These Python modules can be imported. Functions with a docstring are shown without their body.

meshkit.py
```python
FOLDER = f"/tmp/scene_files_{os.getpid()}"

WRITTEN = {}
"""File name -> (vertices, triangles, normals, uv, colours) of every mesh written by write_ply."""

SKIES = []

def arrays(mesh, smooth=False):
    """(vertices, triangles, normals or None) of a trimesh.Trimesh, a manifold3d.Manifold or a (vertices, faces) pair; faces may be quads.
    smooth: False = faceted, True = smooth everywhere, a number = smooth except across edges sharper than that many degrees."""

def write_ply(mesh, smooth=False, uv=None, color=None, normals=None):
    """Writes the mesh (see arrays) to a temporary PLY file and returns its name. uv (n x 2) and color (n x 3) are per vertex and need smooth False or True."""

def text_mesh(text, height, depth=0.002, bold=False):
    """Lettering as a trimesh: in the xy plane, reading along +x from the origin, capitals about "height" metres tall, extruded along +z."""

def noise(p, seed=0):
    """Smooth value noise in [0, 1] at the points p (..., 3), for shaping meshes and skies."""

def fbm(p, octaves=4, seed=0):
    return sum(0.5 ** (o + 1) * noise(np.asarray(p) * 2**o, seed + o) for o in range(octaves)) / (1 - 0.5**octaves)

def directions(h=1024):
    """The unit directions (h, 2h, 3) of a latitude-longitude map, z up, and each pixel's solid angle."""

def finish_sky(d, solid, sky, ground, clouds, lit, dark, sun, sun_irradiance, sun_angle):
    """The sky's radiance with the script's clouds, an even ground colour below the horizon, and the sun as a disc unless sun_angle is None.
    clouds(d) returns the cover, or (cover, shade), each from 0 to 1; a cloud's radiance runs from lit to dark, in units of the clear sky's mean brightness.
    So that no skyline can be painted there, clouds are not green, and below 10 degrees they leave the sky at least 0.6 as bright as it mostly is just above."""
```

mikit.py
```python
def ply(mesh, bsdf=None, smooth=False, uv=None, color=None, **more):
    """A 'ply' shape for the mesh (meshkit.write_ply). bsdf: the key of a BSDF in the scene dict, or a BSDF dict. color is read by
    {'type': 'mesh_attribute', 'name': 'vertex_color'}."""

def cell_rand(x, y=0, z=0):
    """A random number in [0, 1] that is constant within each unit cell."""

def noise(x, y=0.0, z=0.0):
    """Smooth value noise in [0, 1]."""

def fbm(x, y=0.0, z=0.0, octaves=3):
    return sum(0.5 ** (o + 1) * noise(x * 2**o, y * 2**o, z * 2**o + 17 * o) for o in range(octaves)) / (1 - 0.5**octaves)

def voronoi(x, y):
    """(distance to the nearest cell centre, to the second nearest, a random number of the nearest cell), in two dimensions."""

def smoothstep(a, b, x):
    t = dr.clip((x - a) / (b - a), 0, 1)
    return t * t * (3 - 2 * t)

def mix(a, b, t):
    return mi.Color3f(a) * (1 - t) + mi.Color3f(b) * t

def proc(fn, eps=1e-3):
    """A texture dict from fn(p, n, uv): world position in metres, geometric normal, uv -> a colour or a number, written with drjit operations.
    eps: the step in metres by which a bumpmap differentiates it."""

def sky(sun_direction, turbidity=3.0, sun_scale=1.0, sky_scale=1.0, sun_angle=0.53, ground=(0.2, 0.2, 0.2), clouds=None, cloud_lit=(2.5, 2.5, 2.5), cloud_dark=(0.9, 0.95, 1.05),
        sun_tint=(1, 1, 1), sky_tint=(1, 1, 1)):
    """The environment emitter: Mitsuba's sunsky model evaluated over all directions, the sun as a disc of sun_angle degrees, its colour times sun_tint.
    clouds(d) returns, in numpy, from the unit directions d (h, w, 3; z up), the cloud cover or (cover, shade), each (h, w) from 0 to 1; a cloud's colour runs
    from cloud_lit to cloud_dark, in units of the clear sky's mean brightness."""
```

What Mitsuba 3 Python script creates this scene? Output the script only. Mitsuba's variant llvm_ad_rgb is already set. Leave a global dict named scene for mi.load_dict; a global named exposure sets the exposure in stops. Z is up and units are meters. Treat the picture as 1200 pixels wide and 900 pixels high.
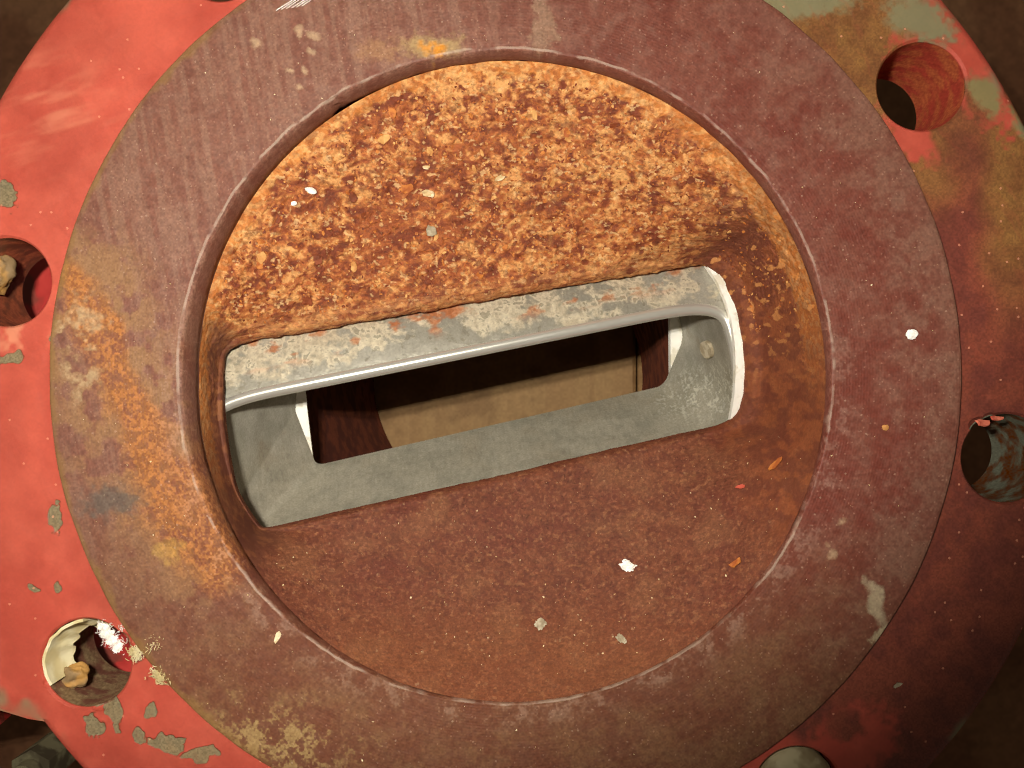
import math, random
import numpy as np, trimesh, drjit as dr, mitsuba as mi, manifold3d as m3
import mikit, meshkit
from mikit import fbm, noise, smoothstep, mix, voronoi, cell_rand, proc, ply

T = mi.ScalarTransform4f
scene, labels = {"type": "scene"}, {}
rng = np.random.default_rng(7)

# ------------------------------------------------------------------ camera, lamp, exposure
H = 0.185            # height of the raised sealing face above the floor (the valve stands on its lower flange)
D = 0.237            # camera height above that face
FPX = 942.5          # focal length in pixels of the 1200 px wide photograph
CX, CY = 0.0020, -0.0023
scene["camera"] = {"type": "perspective", "fov": 2 * math.degrees(math.atan(600 / FPX)), "fov_axis": "x", "near_clip": 0.01, "far_clip": 20.0,
                   "to_world": T().look_at(origin=[CX, CY, H + D], target=[CX, CY, 0], up=[0, 1, 0])}
FLASH = [CX - 0.043, CY + 0.030, H + D + 0.025]
for _k in range(6):                                    # the flash tube: a row of points over 20 x 8 mm
    _o = [FLASH[0] + (_k % 3 - 1) * 0.008, FLASH[1] + (_k // 3 - 0.5) * 0.008, FLASH[2]]
    scene["flash" if _k == 0 else f"flash_{_k:03d}"] = {"type": "spot", "intensity": {"type": "rgb", "value": [0.0695, 0.0648, 0.0560]}, "cutoff_angle": 53.5, "beam_width": 43.5,
                  "to_world": T().look_at(origin=_o, target=[_o[0] - 0.0235, _o[1] + 0.0786, H + 0.0], up=[0, 1, 0])}
scene["room_light"] = {"type": "constant", "radiance": {"type": "rgb", "value": [0.095, 0.081, 0.062]}}
exposure = 0.0


def at(u, v, d):
    """World point at depth d below the sealing face for a point measured in the photograph."""
    k = (D + d) / FPX
    return np.array([CX + (u - 600) * k, CY - (v - 450) * k, H - d])


def lin(r, g, b, k=1.0):
    c = np.array([r, g, b]) / 255.0
    c = np.where(c < 0.04045, c / 12.92, ((c + 0.055) / 1.055) ** 2.4) * k
    return [float(x) for x in c]


# ------------------------------------------------------------------ valve frame: P along the plug's axis, Q across
AL = math.radians(11.4)
PH, QH = np.array([math.cos(AL), math.sin(AL), 0]), np.array([-math.sin(AL), math.cos(AL), 0])
CD, Q0 = 0.097, -0.002                                  # depth and offset of the plug axis


def cone_r(p):
    return 0.075 - (p + 0.10) * (0.020 / 0.19)


def cone_depth(p, q, extra=0.0):
    r = cone_r(p) + extra
    return CD - np.sqrt(np.maximum(r * r - (q - Q0) ** 2, 1e-6))


def on_cone(u, v, extra):
    d = 0.04
    for _ in range(40):
        x = at(u, v, d)
        d = 0.5 * d + 0.5 * float(cone_depth(x @ PH, x @ QH, extra))
    return at(u, v, d)


_e1, _e2 = on_cone(330, 391.5, 0.0048), on_cone(720, 325, 0.0048)
QE1 = float((_e2 - _e1) @ QH / ((_e2 - _e1) @ PH))
QE0 = float(_e1 @ QH - QE1 * (_e1 @ PH))

R_FLANGE, R_FACE, R_PCD, R_HOLE = 0.1735, 0.1348, 0.1517, 0.0133
FZ = H - 0.003
HOLES = [(R_PCD * math.cos(math.radians(a)), R_PCD * math.sin(math.radians(a))) for a in (-9.3, 34.9, 79.6, 124.2, 169.3, 214.4, 259.6, -54.8)]


# ------------------------------------------------------------------ materials
def seg(x, y, a, b):
    ax, ay, bx, by = a[0], a[1], b[0], b[1]
    l2 = (bx - ax) ** 2 + (by - ay) ** 2
    t = dr.clip(((x - ax) * (bx - ax) + (y - ay) * (by - ay)) / l2, 0, 1)
    return dr.sqrt(dr.square(x - ax - t * (bx - ax)) + dr.square(y - ay - t * (by - ay)))


def blob(x, y, c, ru, rv, ang=0.0, soft=0.35, e=0.0):
    s = 0.000252
    ca, sa = math.cos(math.radians(ang)), math.sin(math.radians(ang))
    dx, dy = x - float(c[0]), y - float(c[1])
    a, b = (dx * ca + dy * sa) / (ru * s), (-dx * sa + dy * ca) / (rv * s)
    return 1 - smoothstep(1 - soft, 1 + soft, dr.sqrt(a * a + b * b) + e)


def fl(u, v):
    return at(u, v, 0.003)[:2]


def fc(u, v):
    return at(u, v, 0.0)[:2]


def warp(p, s, amp, o=3):
    return p.x + (fbm(p.x * s, p.y * s, p.z * s + 3, o) - 0.5) * amp, p.y + (fbm(p.x * s + 31, p.y * s, p.z * s + 9, o) - 0.5) * amp


def specks(p, s, lo, size):
    """Scattered small dots: 1 inside a dot."""
    d, _, w = voronoi(p.x * s, p.y * s)
    return dr.select((d < size * (0.5 + w)) & (w > lo), 1.0, 0.0)


def chip_mask(x2, y2, e2):
    chip = mi.Float(0.0)
    for (u, v, a, b, g) in ((5, 228, 12, 18, 0), (66, 605, 8, 19, 0), (66, 688, 7, 6, 0), (40, 687, 7, 4, 0), (133, 833, 9, 20, 10), (109, 850, 9, 14, 0), (165, 862, 8, 8, 0), (177, 834, 6, 9, 20),
                            (196, 872, 20, 8, -15), (232, 882, 20, 7, 10), (62, 398, 5, 6, 0), (205, 868, 12, 6, 0), (10, 420, 20, 6, 10)):
        chip = dr.maximum(chip, blob(x2, y2, fl(u, v), a, b, g, 0.2, e=e2))
    return chip


def paint_color(p, n, uv):
    x, y = warp(p, 90, 0.012)
    x2, y2 = warp(p, 200, 0.0055, 3)
    e2 = (fbm(p.x * 620 + 5, p.y * 620, p.z * 620, 3) - 0.5) * 0.9
    r = dr.sqrt(p.x * p.x + p.y * p.y)
    big, fine, mid = fbm(p.x * 28, p.y * 28, p.z * 28, 4), noise(p.x * 2300, p.y * 2300, p.z * 900), fbm(p.x * 170, p.y * 170, p.z * 170, 4)
    red = mix(lin(172, 70, 55), lin(190, 86, 68), smoothstep(0.3, 0.7, 0.6 * big + 0.4 * mid)) * (0.78 + 0.32 * fbm(p.x * 60 + 3, p.y * 60, 1.0, 4)) * (0.90 + 0.20 * fbm(p.x * 1700, p.y * 1700, p.z * 1700, 3))
    faded = smoothstep(0.42, 0.75, fbm(p.x * 60 + 5, p.y * 210 - p.x * 60, p.z * 30, 4)) * blob(x, y, fl(25, 130), 90, 60, 0, 0.8)
    red = mix(red, lin(206, 128, 100), faded * 0.55)
    red = mix(red, lin(205, 130, 100), blob(x2, y2, fl(15, 385), 40, 26, e=e2) * smoothstep(0.45, 0.6, mid) * 0.8)
    # bare, rusted sector on the right
    brown = mix(lin(122, 60, 44), lin(104, 50, 40), smoothstep(0.30, 0.70, mid))
    olive = mix(lin(130, 90, 48), lin(114, 72, 40), smoothstep(0.30, 0.70, mid))
    rust = mix(brown, olive, dr.maximum(blob(x, y, fl(985, 55), 165, 105, -40, 0.75), dr.maximum(blob(x, y, fl(1190, 215), 40, 130, 0, 0.6), blob(x, y, fl(1080, 185), 40, 60, 0, 0.6) * 0.8)))
    rust = rust * (0.74 + 0.52 * fine) * (0.88 + 0.24 * big)
    rust = mix(rust, lin(124, 122, 92), dr.maximum(blob(x2, y2, fl(1080, 22), 46, 26, -30, e=e2), blob(x2, y2, fl(935, 0), 60, 20, e=e2)) * 0.8)
    rust = mix(rust, lin(128, 120, 80), dr.maximum(blob(x2, y2, fl(1158, 112), 14, 32, 30, e=e2), blob(x2, y2, fl(1188, 140), 9, 26, 30, e=e2)) * 0.8)
    ang = dr.atan2(y, x)
    worn = smoothstep(-0.93, -0.86, ang) * (1 - smoothstep(1.08, 1.14, ang))
    keep = dr.maximum(blob(x2, y2, fl(1104, 84), 62, 58, 0, 0.2, e=e2), blob(x2, y2, fl(1133, 60), 30, 105, 28, 0.25, e=e2))
    keep = dr.maximum(keep, blob(x2, y2, fl(1068, 160), 42, 22, -40, 0.3, e=e2))
    keep = keep * (1 - blob(x2, y2, fl(1080, 22), 44, 24, -30, e=e2)) * (1 - blob(x2, y2, fl(1150, 112), 20, 28, 30, e=e2)) * (1 - blob(x2, y2, fl(1113, 150), 20, 36, 0, e=e2))
    keep2 = blob(x2, y2, fl(1000, 872), 52, 40, 30, 0.35, e=e2) * (1 - blob(x2, y2, fl(990, 850), 22, 16, e=e2))
    c = mix(red, rust, worn * (1 - dr.maximum(keep, keep2)))
    # chips down to grey primer in the red paint
    chip = chip_mask(x2, y2, e2)
    c = mix(c, lin(132, 66, 46), smoothstep(0.08, 0.30, chip) * 0.8)
    c = mix(c, mix(lin(112, 106, 84), lin(136, 112, 80), mid) * (0.7 + 0.6 * fine), smoothstep(0.30, 0.55, chip))
    c = mix(c, lin(150, 66, 50), smoothstep(0.62, 0.74, fbm(x2 * 420 + y2 * 300, y2 * 90 - x2 * 60, 3.0, 4)) * 0.12)
    c = mix(c, lin(225, 150, 120), specks(p, 420, 0.97, 0.10) * 0.5)
    edge = smoothstep(0.1690, 0.1722, r + (mid - 0.5) * 0.004) * smoothstep(0.55, 0.7, fbm(p.x * 70, p.y * 70, p.z * 70, 3))
    c = mix(c, lin(120, 116, 88), edge * 0.8)
    ring = mi.Float(9.0)
    for hx, hy in HOLES:
        ring = dr.minimum(ring, dr.sqrt(dr.square(p.x - hx) + dr.square(p.y - hy)))
    inside = dr.select((ring < R_HOLE + 0.0004) & (p.z < FZ - 0.0012), 1.0, 0.0)

    def hole(k, col):
        hx, hy = HOLES[k]
        near = dr.select(dr.square(p.x - hx) + dr.square(p.y - hy) < 0.02 ** 2, 1.0, 0.0)
        return near * inside, col
    depth = FZ - p.z
    for k, a, b in ((0, lin(110, 112, 96), lin(96, 60, 36)), (1, lin(150, 56, 42), lin(158, 78, 48)), (3, lin(110, 55, 40), lin(80, 48, 38)), (4, lin(150, 78, 52), lin(110, 60, 42)), (5, lin(104, 66, 52), lin(128, 104, 76))):
        m, _ = hole(k, a)
        c = mix(c, mix(a, b, smoothstep(0.35, 0.62, fbm(p.x * 260, p.y * 260, p.z * 260 + k, 5)) * (0.7 + 0.6 * fine)) * (0.8 + 0.4 * fine), m)
    return c


def paint_bump(p, n, uv):
    x2, y2 = warp(p, 200, 0.0055, 3)
    e2 = (fbm(p.x * 620 + 5, p.y * 620, p.z * 620, 3) - 0.5) * 0.9
    return -0.00030 * smoothstep(0.15, 0.5, chip_mask(x2, y2, e2)) + fbm(p.x * 300, p.y * 300, p.z * 300, 3) * 0.00035 + noise(p.x * 1900, p.y * 1900, p.z * 1900) * 0.00002


def face_color(p, n, uv):
    x, y = warp(p, 70, 0.016)
    x2, y2 = warp(p, 190, 0.0065, 3)
    e2 = (fbm(p.x * 560 + 5, p.y * 560, 2.0, 4) - 0.5) * 1.5
    r = dr.sqrt(p.x * p.x + p.y * p.y)
    big, mid, fine = fbm(p.x * 26 + 7, p.y * 26, 0.0, 4), fbm(p.x * 190, p.y * 190, 1.0, 4), noise(p.x * 2100, p.y * 2100, p.z * 2100)
    grit = fbm(p.x * 900, p.y * 900, p.z * 900, 2)
    ang = dr.atan2(p.y, p.x)
    streak = fbm(p.x * 620 + p.y * 110, p.y * 70, 4.0, 5)
    c = mix(lin(108, 56, 45), lin(120, 70, 57), smoothstep(0.32, 0.66, 0.6 * mid + 0.4 * big))
    upleft = smoothstep(-0.02, 0.05, (p.y * 0.75 - p.x * 0.66)) * (1 - smoothstep(0.03, 0.10, p.x + 0.06))
    c = mix(c, lin(146, 112, 94), upleft * (0.4 + 0.6 * smoothstep(0.36, 0.68, 0.8 * streak + 0.2 * grit)) * 0.58)
    c = mix(c, lin(142, 108, 94), smoothstep(0.42, 0.68, 0.75 * fbm(p.x * 420, p.y * 460, 8.0, 5) + 0.25 * fbm(p.x * 60, p.y * 60, 5.0, 2)) * 0.24)
    right = smoothstep(0.114, 0.132, r + (mid - 0.5) * 0.02 + (grit - 0.5) * 0.012) * smoothstep(0.45, 0.9, p.x / r)
    c = mix(c, lin(132, 98, 82), right * 0.5)
    rr = smoothstep(0.30, 0.80, p.x / r) * (1 - smoothstep(0.40, 0.64, 0.6 * mid + 0.4 * grit))
    c = mix(c, lin(116, 52, 41), rr * 0.35)
    low = smoothstep(0.03, 0.105, -p.y + (big - 0.5) * 0.05)
    c = mix(c, mix(lin(112, 69, 48), lin(124, 90, 60), smoothstep(0.30, 0.76, 0.6 * mid + 0.4 * grit)), low * 0.7)
    # run of orange rust down the left side
    d = dr.minimum(seg(x, y, fc(85, 330), fc(150, 480)), seg(x, y, fc(150, 480), fc(240, 640)))
    wide = 0.0055 + 0.0095 * smoothstep(0.01, -0.045, p.y)
    run = 1 - smoothstep(wide * 0.35, wide * 1.25, d)
    c = mix(c, lin(150, 112, 78), (1 - smoothstep(0.008, 0.028, d)) * smoothstep(0.38, 0.6, mid) * 0.8)
    c = mix(c, mix(lin(146, 86, 46), lin(176, 112, 60), smoothstep(0.38, 0.64, grit)), run * (0.55 + 0.45 * smoothstep(0.33, 0.60, 0.4 * mid + 0.6 * grit)) * 0.85)
    c = mix(c, lin(186, 158, 122), blob(x2, y2, fc(96, 410), 22, 46, 0, 0.6, e=e2) * smoothstep(0.45, 0.62, mid) * 0.8)
    c = mix(c, lin(196, 156, 80), blob(x2, y2, fc(199, 641), 13, 12, 0, 0.5, e=e2) * 0.4)
    c = mix(c, lin(96, 88, 80), blob(x2, y2, fc(128, 588), 32, 20, 10, 0.6, e=e2) * 0.75)
    c = mix(c, lin(168, 140, 96), blob(x2, y2, fc(508, 52), 30, 12, 8, 0.6, e=e2) * 0.8)
    c = mix(c, lin(206, 132, 36), blob(x2, y2, fc(508, 56), 11, 9, 0, 0.6, e=e2) * 0.9)
    c = mix(c, lin(160, 118, 84), blob(x2, y2, fc(446, 58), 22, 14, 0, 0.7, e=e2) * 0.6)
    c = mix(c, lin(148, 118, 96), blob(x2, y2, fc(636, 28), 11, 44, 0, 0.5, e=e2) * 0.65)
    c = mix(c, lin(180, 152, 100), blob(x2, y2, fc(330, 868), 70, 34, -10, 0.7, e=e2) * smoothstep(0.48, 0.62, 0.5 * mid + 0.5 * grit) * 0.55)
    c = mix(c, lin(196, 182, 150), blob(x2, y2, fc(1028, 708), 8, 30, 18, 0.5, e=e2 * 0.6) * 0.6)
    c = mix(c, lin(190, 176, 142), blob(x2, y2, fc(1036, 745), 13, 10, 40, 0.4, e=e2) * 0.6)
    c = mix(c, lin(170, 140, 128), (1 - smoothstep(0.0, 0.007, dr.abs(r - 0.0995))) * smoothstep(0.48, 0.64, 0.5 * mid + 0.5 * grit) * smoothstep(0.05, -0.04, p.y) * 0.22)
    for (u, v, a) in ((350, 35, 8), (370, 40, 8), (366, 62, 6), (360, 78, 6), (352, 105, 7), (345, 88, 5), (300, 45, 9), (975, 645, 10), (985, 610, 8), (770, 770, 8)):
        c = mix(c, lin(196, 166, 132), blob(x2, y2, fc(u, v), a * 0.7, a * 0.55, 0, 0.8, e=e2) * 0.55)
    c = c * (0.66 + 0.50 * fine) * (0.76 + 0.38 * grit)
    c = mix(c, lin(204, 174, 152), specks(p, 330, 0.96, 0.07) * 0.2)  # pale dots painted in as glints, in two sizes
    c = mix(c, lin(200, 160, 140), specks(p, 900, 0.92, 0.16) * 0.15)
    # pale highlight line painted on the rim, dark olive crust at the outer edge
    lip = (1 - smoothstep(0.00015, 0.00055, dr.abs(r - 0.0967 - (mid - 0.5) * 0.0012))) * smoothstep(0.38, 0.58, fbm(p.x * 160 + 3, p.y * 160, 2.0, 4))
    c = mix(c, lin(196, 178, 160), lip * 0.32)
    cham = smoothstep(0.0006, 0.0022, H - p.z) * dr.select(r < 0.11, 1.0, 0.0)
    c = mix(c, lin(104, 62, 50), cham * 0.4)
    crust = smoothstep(0.1318, 0.1346, r + (mid - 0.5) * 0.004) * smoothstep(-0.3, -0.75, p.x / r)
    c = mix(c, lin(132, 100, 56), crust * 0.6)
    return c


def face_bump(p, n, uv):
    r = dr.sqrt(p.x * p.x + p.y * p.y)
    groove = dr.sin(r * (2 * math.pi / 0.00085)) * 0.000022
    return groove + fbm(p.x * 420, p.y * 420, p.z * 420, 3) * 0.00030 + noise(p.x * 2000, p.y * 2000, p.z * 2000) * 0.00006


def throat_color(p, n, uv):
    q = -p.x * math.sin(AL) + p.y * math.cos(AL)
    a = p.x * math.cos(AL) + p.y * math.sin(AL)
    r = dr.sqrt(p.x * p.x + p.y * p.y)
    wx, wy = (fbm(p.x * 200, p.y * 200, p.z * 200, 3) - 0.5) * 0.0045, (fbm(p.x * 200 + 40, p.y * 200, p.z * 200, 3) - 0.5) * 0.0045
    x, y, z = p.x + wx, p.y + wy, p.z
    big = fbm(p.x * 55 + 9, p.y * 75, z * 55, 3)
    n1 = fbm(x * 330 + y * 60, y * 440 - x * 100, z * 300, 5)
    n2 = fbm(x * 640 + 17, y * 840, z * 640, 4)
    n3 = fbm(x * 1500 + 5, y * 1900, z * 1500, 2)
    m1, m2 = fbm(p.x * 420, p.y * 420, z * 420, 4), fbm(p.x * 800 + 3, p.y * 800, z * 800, 4)
    fine = noise(p.x * 2600, p.y * 2600, p.z * 2600)
    # flaking orange rust of the upper part
    c = mix(lin(112, 52, 29), lin(150, 80, 42), smoothstep(0.30, 0.54, n1))
    c = mix(c, lin(178, 112, 60), smoothstep(0.42, 0.60, 0.55 * n1 + 0.45 * n2 + (big - 0.5) * 0.30))
    c = mix(c, lin(204, 150, 92), smoothstep(0.50, 0.68, 0.45 * n1 + 0.55 * n2 + (big - 0.5) * 0.34) * 0.85)
    c = mix(c, lin(96, 48, 30), smoothstep(0.56, 0.68, fbm(p.x * 420 + 77, p.y * 560, z * 420, 5)) * 0.55)
    c = mix(c, lin(88, 44, 30), smoothstep(0.56, 0.66, fbm(p.x * 1150 + 7, p.y * 1300, z * 1150, 3)) * 0.40)
    c = mix(c, lin(212, 172, 120), smoothstep(0.62, 0.74, fbm(p.x * 700 + 31, p.y * 900, z * 700, 3)) * 0.6)
    c = c * (0.76 + 0.48 * n3) * (0.80 + 0.34 * fine)
    c = mix(c, lin(196, 138, 82), smoothstep(0.0880, 0.0905, dr.sqrt(p.x * p.x + dr.square(p.y - 0.001)) - (n2 - 0.5) * 0.006) * smoothstep(0.02, 0.05, p.y) * 0.12 * smoothstep(0.35, 0.6, n1))
    qe = QE0 + QE1 * a
    roll = (1 - smoothstep(0.0025, 0.0075, q - qe + (n1 - 0.5) * 0.004)) * smoothstep(0.072, 0.06, a)
    rolled = mix(lin(118, 66, 40), lin(188, 134, 84), smoothstep(0.40, 0.62, fbm(a * 160, q * 900, z * 900, 4)))
    c = mix(c, rolled * (0.7 + 0.6 * n3), roll * 0.42)
    # smoother red brown rust below
    b = mix(lin(98, 50, 34), lin(118, 66, 43), smoothstep(0.34, 0.66, 0.4 * m1 + 0.6 * m2))
    b = mix(b, lin(100, 46, 34), smoothstep(0.5, 0.66, big) * 0.5)
    b = mix(b, lin(128, 82, 54), smoothstep(0.50, 0.70, fbm(p.x * 90 + 3, p.y * 120, z * 90, 4)) * 0.5)
    b = mix(b, lin(142, 92, 66), smoothstep(0.54, 0.70, fbm(p.x * 1300 + 3, p.y * 1300, z * 1300, 3)) * 0.45)
    foot = smoothstep(0.066, 0.088, -p.y + (big - 0.5) * 0.02)
    b = mix(b, lin(130, 76, 42), foot * 0.45)
    b = mix(b, lin(160, 122, 92), specks(p, 420, 0.95, 0.10) * 0.5)
    b = mix(b, lin(160, 110, 74), smoothstep(0.64, 0.72, fbm(p.x * 700 + 9, p.y * 700, z * 700, 3)) * 0.3)
    b = b * (0.64 + 0.54 * fine) * (0.74 + 0.42 * n3)
    up = smoothstep(-0.006, 0.016, q + (n1 - 0.5) * 0.03 - smoothstep(0.055, 0.095, a) * 0.050)
    c = mix(b, c, up)
    # right wall: darker, with the flakes drawn out along the wall
    side = smoothstep(0.060, 0.080, a + (big - 0.5) * 0.02) * smoothstep(0.055, 0.02, q)
    w = mix(lin(100, 50, 32), lin(126, 68, 38), smoothstep(0.42, 0.62, fbm(p.x * 330, p.y * 330, p.z * 120, 4)))
    w = mix(w, lin(196, 134, 76), smoothstep(0.58, 0.68, fbm(p.x * 520 + 9, p.y * 520, p.z * 200, 4)) * 0.9 * smoothstep(-0.03, 0.02, q))
    c = mix(c, w * (0.76 + 0.5 * n3), side * 0.75)
    # left wall: brown
    left = (1 - smoothstep(-0.087, -0.080, a + (big - 0.5) * 0.008)) * (1 - smoothstep(0.03, 0.055, q))
    c = mix(c, mix(lin(88, 48, 34), lin(112, 66, 42), smoothstep(0.45, 0.65, n1)), left * 0.85)
    # ochre line of crust where the cast wall meets the machined mouth
    line = smoothstep(0.0905, 0.0925, r + (n1 - 0.5) * 0.004) * (1 - smoothstep(0.0125, 0.0160, H - p.z + (n2 - 0.5) * 0.006)) * smoothstep(-0.035, 0.02, q)
    c = mix(c, mix(lin(198, 122, 50), lin(206, 152, 92), smoothstep(0.45, 0.6, n2)) * (0.6 + 0.8 * n3), line * 0.40)
    return c


def throat_bump(p, n, uv):
    return fbm(p.x * 900, p.y * 900, p.z * 900, 3) * (0.00020 + 0.00018 * smoothstep(-0.01, 0.02, p.y * math.cos(AL) - p.x * math.sin(AL))) + noise(p.x * 2600, p.y * 2600, p.z * 2600) * 0.00012


def steel_color(p, n, uv):
    q = -p.x * math.sin(AL) + p.y * math.cos(AL)
    a = p.x * math.cos(AL) + p.y * math.sin(AL)
    x, y = warp(p, 160, 0.004, 3)
    n1, n2 = fbm(x * 130, y * 170, p.z * 130, 5), fbm(x * 520 + 3, y * 520, p.z * 520, 5)
    fine = noise(p.x * 2200, p.y * 2200, p.z * 2200)
    wash = fbm(a * 25 + 4, q * 60, p.z * 130, 4)
    c = mix(lin(136, 132, 120), lin(152, 148, 136), smoothstep(0.35, 0.65, wash))
    c = mix(c, lin(132, 130, 116), smoothstep(0.44, 0.68, n1) * 0.5)
    outer = smoothstep(-0.006, 0.0075, dr.sqrt(dr.square(q - Q0) + dr.square(p.z - (H - CD))) - (0.075 - (a + 0.10) * (0.020 / 0.19)) + 0.004) * smoothstep(0.002, 0.006, q)
    band = smoothstep(0.0150, 0.0225, q + (n1 - 0.5) * 0.040 + smoothstep(0.0, 0.07, a) * 0.004)
    scale = outer * band * smoothstep(0.45, 0.58, 0.50 * n1 + 0.50 * n2 + 0.05 * band)
    c = mix(c, mix(lin(188, 174, 148), lin(212, 200, 174), smoothstep(0.4, 0.6, n2)), scale * 0.85)
    c = mix(c, lin(112, 106, 90), outer * smoothstep(0.60, 0.68, n2) * 0.7)
    orange = outer * smoothstep(0.016, 0.022, q) * smoothstep(0.57, 0.74, fbm(a * 150 + 2, q * 280, 3.0, 5) + 0.10 * (n2 - 0.5))
    c = mix(c, lin(172, 88, 16), orange * 0.85)
    inner = 1 - outer
    c = mix(c, lin(116, 94, 68), inner * smoothstep(0.54, 0.72, fbm(p.x * 75 + 8, p.y * 75, p.z * 75, 5)) * 0.45)
    dull = inner * smoothstep(0.0, 0.02, -q)
    c = mix(c, mix(lin(164, 157, 139), lin(142, 137, 122), smoothstep(0.38, 0.68, 0.5 * n1 + 0.5 * n2)), dull * 0.62)
    chalk = inner * blob(x, y, at(815, 460, 0.08)[:2], 60, 34, 20, 0.8) * smoothstep(0.46, 0.68, 0.5 * n2 + 0.5 * fbm(p.x * 1100, p.y * 1100, p.z * 1100, 3))
    c = mix(c, lin(206, 202, 186), chalk * 0.7)
    return c * 1.14 * (0.82 + 0.28 * fine) * (0.92 + 0.16 * noise(a * 1600, q * 260, p.z * 260))


def steel_bump(p, n, uv):
    return fbm(p.x * 260, p.y * 260, p.z * 260, 3) * 0.00022 + noise(p.x * 1800, p.y * 1800, p.z * 1800) * 0.00004


def white_color(p, n, uv):
    return mix(lin(236, 234, 226), lin(214, 208, 190), smoothstep(0.5, 0.7, fbm(p.x * 300, p.y * 300, p.z * 300, 4)))


def board_color(p, n, uv):
    k = cell_rand((p.x - 0.068) / 0.12 + 20.0)
    g = fbm(p.x * 150 + k * 40, p.y * 9, k * 7, 4)
    c = mix(lin(168, 133, 89), lin(162, 126, 84), smoothstep(0.25, 0.8, g))
    c = mix(c, lin(132, 98, 62), smoothstep(0.55, 0.75, fbm(p.x * 420 + k * 9, p.y * 16, 2.0, 3)) * 0.08)
    c = mix(c, lin(124, 92, 60), smoothstep(0.45, 0.7, fbm(p.x * 70, p.y * 70, 3.0, 5)) * 0.5)
    return c * (0.92 + 0.16 * noise(p.x * 900, p.y * 900)) * (0.94 + 0.1 * k)


def floor_color(p, n, uv):
    c = mix(lin(120, 84, 58), lin(104, 68, 46), smoothstep(0.35, 0.65, fbm(p.x * 30, p.y * 30, 1.0, 5)))
    return c * (0.75 + 0.5 * fbm(p.x * 260, p.y * 260, 1.0, 4))


def body_color(p, n, uv):
    m = fbm(p.x * 90, p.y * 90, p.z * 90, 4)
    c = mix(lin(190, 62, 56), lin(168, 46, 42), smoothstep(0.35, 0.65, m))
    return mix(c, lin(96, 56, 44), smoothstep(0.60, 0.70, m) * 0.7)


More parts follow.
